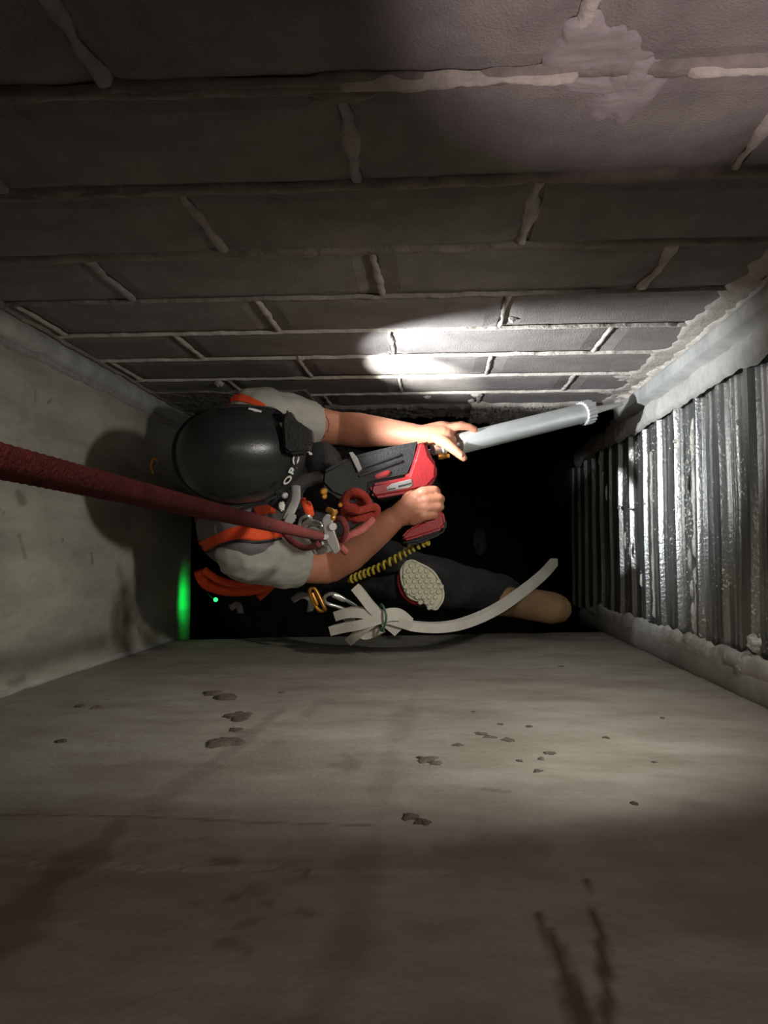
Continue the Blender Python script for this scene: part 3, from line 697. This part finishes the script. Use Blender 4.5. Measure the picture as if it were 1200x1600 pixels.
# ---------------------------------------------------------------- helmet
helmet = thing('safety_helmet', "black climbing helmet with headlamp on the worker's head", 'helmet')
def hshell(u, v, k=1.0, drop=0):
    """u 0..1 around, v 0 crown ..1 rim"""
    a = 2*math.pi*u; t = v*math.pi*.5*1.06
    rx, ry, rz = .142*k, .108*k, .125*k
    ca, sa = math.cos(a), math.sin(a)
    st = math.sin(t)**.88 if t>0 else 0
    x = rx*st*math.copysign(abs(ca)**.92,ca); y = ry*st*math.copysign(abs(sa)**.92,sa); z = rz*math.cos(t)
    # shallow raised spine and side ridges
    if z > 0: z += .0035*math.exp(-(y/.03)**2)*(1 if k>=1 else 0) - .002*math.exp(-((abs(y)-.045)/.008)**2)
    return hcen + HR@Vector((x, y, z))
hcen = W(377,710,1.66)
bm = grid_mesh(96, 40, lambda u,v: hshell(u,v)); bmesh.ops.remove_doubles(bm, verts=bm.verts, dist=.0004)
bmesh.ops.recalc_face_normals(bm, faces=bm.faces)
ed = [e for e in bm.edges if e.is_boundary]; r = bmesh.ops.extrude_edge_only(bm, edges=ed)
for v in [g for g in r['geom'] if isinstance(g, bmesh.types.BMVert)]: v.co += (hcen-v.co).normalized()*.012
shell = frombm('shell', bm, M['helmet'], helmet)
shb = bvh_of(shell)
rim = tube('rim', [hshell(k/64,.985,1.015)+HR@Vector((0,0,-.004)) for k in range(64)], .0045, M['blackrub'], helmet, closed=True, seg=8)
liner = tube('headband', [hshell(k/48,1.0,.90)+HR@Vector((0,0,-.018)) for k in range(48)], .009, M['blackrub'], helmet, closed=True, seg=8, flat=1.6)
ventm = mat('vent',(.003,.003,.003),.9)
def vent(px,py,a,b,ang):
    p,nn = hit(shb,px,py)
    if not p: return
    bm = bmesh.new(); bmesh.ops.create_uvsphere(bm, u_segments=16, v_segments=8, radius=1)
    R = nn.to_track_quat('Z','Y').to_matrix() @ Matrix.Rotation(ang,3,'Z')
    for v in bm.verts: v.co = p + R@Vector((v.co.x*a, v.co.y*b, v.co.z*.0012))
    frombm('vent', bm, ventm, shell)
for px,py in [(335,772),(368,775),(397,770),(428,757),(362,643),(388,641),(410,646)]: vent(px,py,.012,.005,0.2)
def surfline(name, bvh, pxs, r, m, parent, off=.002, flat=1, seg=8):
    pts = [ (h_+n_*off) for h_,n_ in (hit(bvh,p.x,p.y) for p in catmull([Vector((x,y,0)) for x,y in pxs],6)) if h_]
    return tube(name, pts, r, m, parent, seg=seg, flat=flat) if len(pts)>2 else None
# headlamp strap running down the front edge with white lettering, lamp cord over the side
surfline('lamp_strap', shb, [(428,648),(444,668),(452,690),(456,715),(455,738),(446,758),(430,770)], .011, M['blackrub'], helmet, .0, .35)
surfline('cord', shb, [(340,640),(366,637),(400,637),(428,641),(446,655),(455,672)], .0022, M['blackrub'], helmet, .003)
lampbox = prism('headlamp', [(443,664),(446,645),(456,642),(462,658),(478,666),(486,674),(487,698),(480,709),(455,712),(446,704)], 1.583, .048, M['blackrub'], helmet, .006, 3)
prism('headlamp_bezel', [(477,672),(487,670),(490,680),(489,694),(480,698),(477,690)], 1.578, .035, M['black'], lampbox, .004, 3)
lens = lathe('lamp_lens', HL+Vector((-.016,0,.012)), HL+Vector((.02,0.006,-.02)), [(0,.010),(.006,.010),(.007,.008)], M['lens'], lampbox, 20)
for k,(x,y) in enumerate([(462,664),(468,668),(474,673),(478,702),(482,706)]):
    prism('strap_slider', [(x,y),(x+5,y+1),(x+6,y+5),(x+1,y+5)], 1.59, .006, M['white'], lampbox, .001, 1)
prism('side_clip', [(436,660),(446,661),(449,668),(444,671),(438,668)], 1.60, .008, M['white'], helmet, .002, 2)
surfline('side_clip', shb, [(388,640),(398,642),(408,645)], .004, M['white'], helmet, .001, .4)
# ORC lettering
def letters(txt, pos, size, m, parent, bvh, name='lettering'):
    bm = bmesh.new()
    for ch,(px,py,ang) in zip(txt,pos):
        cu = bpy.data.curves.new('t','FONT'); cu.body = ch; cu.size = size; cu.extrude = .0005; cu.offset = size*.035; cu.align_x = 'CENTER'; cu.align_y = 'CENTER'
        o = bpy.data.objects.new('t',cu); COL.objects.link(o); dg = bpy.context.evaluated_depsgraph_get(); me = bpy.data.meshes.new_from_object(o.evaluated_get(dg)); bpy.data.objects.remove(o)
        p,n_ = hit(bvh,px,py)
        if not p: continue
        ex = Vector((math.cos(ang),math.sin(ang),0)); ex = (ex-n_*ex.dot(n_)).normalized(); ey = n_.cross(ex)
        T = Matrix.Translation(p+n_*.0058) @ Matrix((ex,ey,n_)).transposed().to_4x4()
        me.transform(T); bm.from_mesh(me); bpy.data.meshes.remove(me)
    return frombm(name, bm, m, parent, False)
letters('ORC', [(447,748,math.radians(56)),(454,734,math.radians(66)),(459,718,math.radians(76))], .029, M['white'], helmet, shb)
for s in (1,-1):
    tube('chin_strap', catmull([hcen+HR@Vector((.03,s*.100,-.005)),hcen+HR@Vector((.03,s*.088,-.08)),hcen+HR@Vector((.06,s*.04,-.14))],6), .008, M['blackrub'], helmet, flat=.3)
tube('rear_buckle', catmull([W(240,740,1.86),W(236,728,1.85),W(241,716,1.84),W(247,722,1.85)],6), .003, M['gold'], harness)
# ---------------------------------------------------------------- sealant gun
gun = thing('sealant_gun', 'red and black cordless sealant gun with long silver barrel in both hands', 'power tool')
GZ = lambda x: 1.955+(x-715)*.00075
T0, T1 = W(716,694,1.975), W(918,644,2.16)
L = (T1-T0).length; u_ = (T1-T0).normalized()
lathe('barrel', T0, T1, [(0,.0245),(.003,.0270),(.012,.0272),(L-.03,.0272),(L,.0272)], M['tube'], gun, 48)
lathe('front_cap', T0+u_*(L-.022), T1+u_*.01, [(0,.028),(.002,.0315),(.030,.0315),(.033,.027)], M['capgrey'], gun, 80, 20)
lathe('nozzle', T1+u_*.008, T1+u_*.2, [(0,.027),(.006,.025),(.020,.013),(.024,.0105),(.10,.0065),(.118,.0055),(.119,.003)], M['nozzle'], gun, 24)
gh = prism('gear_housing', [(655,691),(666,693),(672,713),(683,728),(682,750),(668,765),(640,771),(600,778),(586,780),(579,771),(581,757),(610,752),(638,746),(646,722)], GZ, .062, M['red'], gun, .009, 3)
gh['label'] = 'red gear housing'
prism('motor_body', [(505,738),(545,716),(600,702),(640,694),(658,690),(652,722),(640,748),(581,760),(580,776),(560,790),(520,775),(503,757)], lambda x: GZ(x)+.006, .058, M['blackrub'], gun, .010, 3)
prism('label_plate', [(603,762),(612,756),(643,748),(645,758),(640,762),(606,768)], lambda x: GZ(x)-.0312, .004, M['greytag'], gh, .0012, 1)
prism('label_mark', [(606,764),(618,762),(618,764),(607,766)], lambda x: GZ(x)-.0334, .001, M['ink'], gh, 0)
prism('label_mark', [(622,759),(643,754),(643,756),(623,762)], lambda x: GZ(x)-.0334, .001, M['ink'], gh, 0)
prism('trigger_lock', [(584,746),(590,740),(609,734),(611,739),(606,744),(588,749)], lambda x: GZ(x)-.024, .012, M['red'], gun, .003, 2)
prism('cooling_rib', [(560,742),(628,718),(630,722),(562,746)], lambda x: GZ(x)-.025, .008, M['black'], gun, .002, 1)
prism('cooling_rib', [(556,732),(626,708),(628,712),(558,736)], lambda x: GZ(x)-.025, .008, M['black'], gun, .002, 1)
ps = prism('warning_tag', [(545,707),(551,706),(559,716),(566,733),(560,738),(555,728)], lambda x: GZ(x)-.034, .003, M['greytag'], gun, .001, 1)
ps['label'] = 'white paper tag'
tube('grip', [W(636,762,1.90),W(648,785,1.90),W(662,806,1.905),W(670,822,1.91)], .019, M['blackrub'], gun, seg=16)
bt = prism('battery', [(672,797),(684,793),(693,800),(696,820),(690,828),(660,838),(632,846),(627,840),(640,826),(662,815)], 1.90, .060, M['red'], gun, .008, 3); bt['label'] = 'red battery top'
prism('battery_base', [(692,806),(698,812),(697,828),(688,836),(655,850),(634,852),(628,845),(660,838),(688,828)], 1.915, .070, M['blackrub'], gun, .007, 3)
lathe('push_rod', W(560,735,1.99), T0, [(0,.006),(.28,.006)], M['steel'], gun, 14)
lathe('rod_collar', W(676,703,1.94), T0, [(0,.014),(.02,.014),(.022,.018),(.035,.018)], M['steel'], gun, 24)
lathe('rod_collar', W(684,713,1.95), W(705,712,1.96), [(0,.008),(.012,.009),(.02,.006),(.03,.006)], M['gold'], gun, 18)
# ---------------------------------------------------------------- ropes
def braid(pts, r, m, name, parent=None, lay=.03, amp=.05, seg=14):
    """rope with a braided surface: crossing ridges in the radius"""
    bm = bmesh.new(); rings = []; up = None; dist = 0; n = len(pts)
    for i,p in enumerate(pts):
        if i: dist += (p-pts[i-1]).length
        t = (pts[min(i+1,n-1)]-pts[max(i-1,0)]).normalized()
        if up is None: up = Vector((0,0,1)) if abs(t.z)<.8 else Vector((0,1,0))
        up = (up-t*up.dot(t)).normalized(); s = t.cross(up); ring = []
        for k in range(seg):
            a = 2*math.pi*k/seg
            rr = r*(1+amp*math.sin(a*3+dist/lay*6.28)*math.sin(a*3-dist/lay*6.28))
            ring.append(bm.verts.new(p+s*math.cos(a)*rr+up*math.sin(a)*rr))
        rings.append(ring)
    for A,B in zip(rings,rings[1:]):
        for k in range(seg): bm.faces.new((A[k],A[(k+1)%seg],B[(k+1)%seg],B[k]))
    bm.faces.new(rings[0][::-1]); bm.faces.new(rings[-1])
    return frombm(name, bm, m, parent)
a, b = W(-260,659,.236), W(500,838,1.40)
mr = braid([a.lerp(b, k/420) for k in range(421)], .0082, M['rope'], 'main_rope', None, .016, .07, 18)
tag(mr, 'taut dark red rope running from upper left of view down to chest device', 'rope')
cr = braid(catmull([W(498,850,1.44),W(478,856,1.46),W(458,847,1.48),W(446,835,1.50),W(440,825,1.52)],10), .0062, M['rope'], 'rope_tail', None, .014, .07, 12)
tag(cr, 'short dark red rope bend hooked under the silver chest device', 'rope')
ct = braid(catmull([W(540,862,1.56),W(530,850,1.52),W(545,838,1.50),W(565,828,1.50),W(583,812,1.52)],10), .0072, M['rope_pale'], 'rope_tail', None, .014, .07, 14)
tag(ct, 'pale pink rope end lying along the lower forearm', 'rope')
loop = braid(catmull([W(522,812,1.50),W(534,812,1.48),W(541,826,1.48),W(536,842,1.50),W(526,850,1.53)],10), .0062, M['rope'], 'rope_loop', None, .014, .07, 12)
tag(loop, 'brownish red rope loop curving out of right side of the chest device', 'rope')
cn = thing('rope_coil', 'bright orange-red rope gathered in loops beside the gun handle', 'rope')
for q,pts in enumerate([[(545,800,1.66),(540,778,1.64),(555,768,1.62),(572,778,1.63),(576,798,1.65),(560,812,1.67)],
      [(540,795,1.62),(560,798,1.60),(585,792,1.61),(586,804,1.62),(560,810,1.62),(540,806,1.64)],
      [(536,785,1.66),(548,792,1.66),(566,786,1.66),(560,775,1.67),(545,776,1.68)]]):
    P = catmull([W(*p) for p in pts],8,True); P = P+[P[0]]
    braid(P, .0085, M['rope_orange'], 'rope_turn', cn, .016, .07, 12)
braid(catmull([W(552,814,1.66),W(575,808,1.64),W(590,800,1.66)],8), .008, M['rope_orange'], 'rope_turn', cn, .016, .07, 12)
# ---------------------------------------------------------------- descender and carabiners
dev = thing('descender', 'silver rope descender at lower end of the taut red rope', 'climbing gear')
prism('side_plate', [(503,812),(511,802),(519,806),(523,830),(530,850),(532,860),(522,866),(512,850),(506,832)], 1.44, .006, M['steel'], dev, .002, 2)
prism('side_plate', [(486,858),(500,846),(518,838),(528,846),(524,858),(505,866),(492,868)], 1.47, .008, M['steel'], dev, .003, 2)
prism('cam', [(496,842),(506,832),(516,836),(517,850),(504,856)], 1.455, .02, M['capgrey'], dev, .004, 2)
lathe('bolt', W(520,823,1.432), W(520,823,1.47), [(0,.007),(.004,.008),(.03,.008)], M['steel'], dev, 20)
lathe('bolt', W(508,839,1.432), W(508,839,1.47), [(0,.005),(.004,.006),(.03,.006)], M['steel'], dev, 20)
tube('handle', catmull([W(515,806,1.45),W(520,810,1.44),W(520,800,1.45),W(512,796,1.46)],6), .0055, M['gold'], dev)
def carabiner(pts, r, m, label, gate=None, name='carabiner'):
    t = thing(name, label, 'carabiner')
    tube('ring', catmull([W(*p) for p in pts], 8, True), r, m, t, closed=True, seg=12)
    if gate: lathe('gate', W(*gate[0]), W(*gate[1]), [(0,r*1.1),(.002,r*1.5),((W(*gate[1])-W(*gate[0])).length*.8,r*1.5),((W(*gate[1])-W(*gate[0])).length,r*1.1)], M['steel'] if m!=M['gold'] else M['gold'], t, 16)
    return t
carabiner([(474,822,1.50),(482,814,1.49),(496,817,1.48),(504,824,1.48),(501,830,1.50),(488,826,1.52),(476,830,1.52)], .0042, M['steel'], 'silver carabiner joining the chest strap to the descender', ((480,815,1.488),(498,819,1.478)))
carabiner([(470,812,1.54),(480,806,1.52),(486,812,1.53),(478,822,1.55),(468,828,1.56)], .0035, M['steel'], 'small dark steel link beside grey chest strap')
carabiner([(484,922,2.02),(492,920,2.02),(506,948,2.02),(507,953,2.03),(498,953,2.03),(488,938,2.03)], .0052, M['gold'], 'gold carabiner hanging below the lower forearm', ((487,926,2.03),(496,946,2.03)))
carabiner([(508,932,2.02),(522,928,2.01),(545,940,2.02),(558,950,2.04),(550,955,2.05),(528,948,2.05),(510,942,2.04)], .0048, M['steel'], 'silver carabiner between gold carabiner and foam strips', ((520,929,2.01),(540,938,2.02)))
for k,(x,y,Z,r) in enumerate([(506,768,1.62,.008),(507,776,1.62,.006),(532,789,1.64,.006),(524,800,1.6,.006),(445,774,1.60,.007)]):
    o = lathe('cord_lock', W(x,y,Z), W(x,y,Z+.03), [(0,r*.6),(.003,r),(.015,r),(.017,r*.7)], M['gold'] if k<4 else M['steel'], None, 14)
    tag(o, ['brass coloured stud above the chest device nearest the helmet front','brass coloured stud just under the topmost one','brass coloured stud beside the orange rope loops','brass coloured stud on top of the descender','round silver stud at lower front edge of the helmet'][k], 'fitting', 'fittings on the chest harness')
for k,(pl,l) in enumerate([([(434,790),(440,782),(446,786),(443,800),(437,798)],'pale plastic buckle under the helmet rim'),([(444,812),(450,800),(462,802),(463,812),(450,824),(443,820)],'grey plastic buckle beside taut rope near its lower end')]):
    tag(prism('buckle', pl, 1.53, .010, M['greytag'] if k else M['white'], None, .003, 2), l, 'buckle')
# ---------------------------------------------------------------- coiled lanyard
c0 = catmull([W(545,907,2.02),W(565,898,2.0),W(590,888,1.98),W(620,872,1.97),W(645,856,1.96),W(670,845,1.93)],40)
pts = []
for i,p in enumerate(c0):
    t = (c0[min(i+1,len(c0)-1)]-c0[max(i-1,0)]).normalized(); s = t.cross(Vector((0,0,1))).normalized(); v = s.cross(t)
    a = i*.55; r = .0085 if i > 6 else .003
    pts.append(p+s*math.cos(a)*r+v*math.sin(a)*r)
tag(tube('coiled_lanyard', pts, .0036, M['yellow'], seg=8), 'yellow coiled tool lanyard running below the lower arm to the battery', 'lanyard')
# ---------------------------------------------------------------- foam strips
fb = thing('foam_bundle', 'bundle of folded white foam strips tied with green band', 'foam strips')
for pts,r in [([(527,962,2.02),(545,957,2.0),(565,957,1.99),(590,962,1.99),(615,968,2.0),(640,976,2.03)],.0125),
              ([(519,985,2.03),(540,980,2.01),(562,976,1.99),(590,968,1.985),(612,962,1.99),(628,966,2.02)],.0125),
              ([(556,918,1.98),(566,930,1.975),(580,948,1.98),(598,966,2.0),(620,985,2.03)],.0125),
              ([(548,1000,2.06),(560,990,2.02),(578,975,1.99),(600,960,1.985),(620,958,2.0),(638,972,2.03)],.012),
              ([(540,960,2.05),(552,976,2.05),(572,992,2.05),(596,982,2.03)],.012)]:
    tube('foam_strip', catmull([W(*p) for p in pts],6), r, M['foam'], fb, square=True)
tube('tie_band', catmull([W(x,y,Z) for x,y,Z in [(596,944,1.99),(602,956,1.955),(603,970,1.955),(597,986,1.98),(594,975,2.03),(593,955,2.03)]],6,True), .003, M['green'], fb, closed=True)
lf = tube('foam_strip', catmull([W(*p) for p in [(590,962,2.02),(612,968,2.02),(645,978,2.04),(690,980,2.08),(730,972,2.14),(775,952,2.24),(815,925,2.38),(848,898,2.54),(866,878,2.68)]],10), .0125, M['foam'], square=True)
tag(lf, 'long white foam strip curving from the tied bundle up to the right', 'foam strip')
# ---------------------------------------------------------------- green indicator
gi = thing('indicator_light', 'small glowing green indicator light behind the worker hip', 'indicator light')
gp = W(337,937,2.44)
bm = bmesh.new(); bmesh.ops.create_uvsphere(bm, u_segments=12, v_segments=8, radius=.007, matrix=Matrix.Translation(gp)); frombm('bulb', bm, M['green_led'], gi)
tube('cord', catmull([W(322,915,2.3),W(323,925,2.36),W(330,933,2.43),gp],6), .0022, M['blackrub'], gi)
gl = lamp('indicator_glow', 'SPOT', Vector((-C_+.085,-.150,H-2.56)), Vector((-C_,-.158,H-2.585)), .7, (.0,1,.10), .004, 132, 1.0); gl.scale = (1,.5,1)
# pale sheet standing in for a faint reflection far below
bm = bmesh.new(); c = W(750,845,5.95); 
bm = grid_mesh(10,14,lambda u,v: Vector((c.x+(u-.5)*.12*math.sin(math.pi*(.12+.80*v))+.015*nz((u*5,v*5,1)), c.y-.12+.24*v, .05+.03*nz((u*3,v*3,2))+.03*math.sin(u*3.1))))
bmesh.ops.solidify(bm, geom=bm.faces[:], thickness=.004)
tag(frombm('reflection_sheet', bm, M['white']), 'faint pale sheet standing in for light reflected far below, right of the battery', 'reflection')
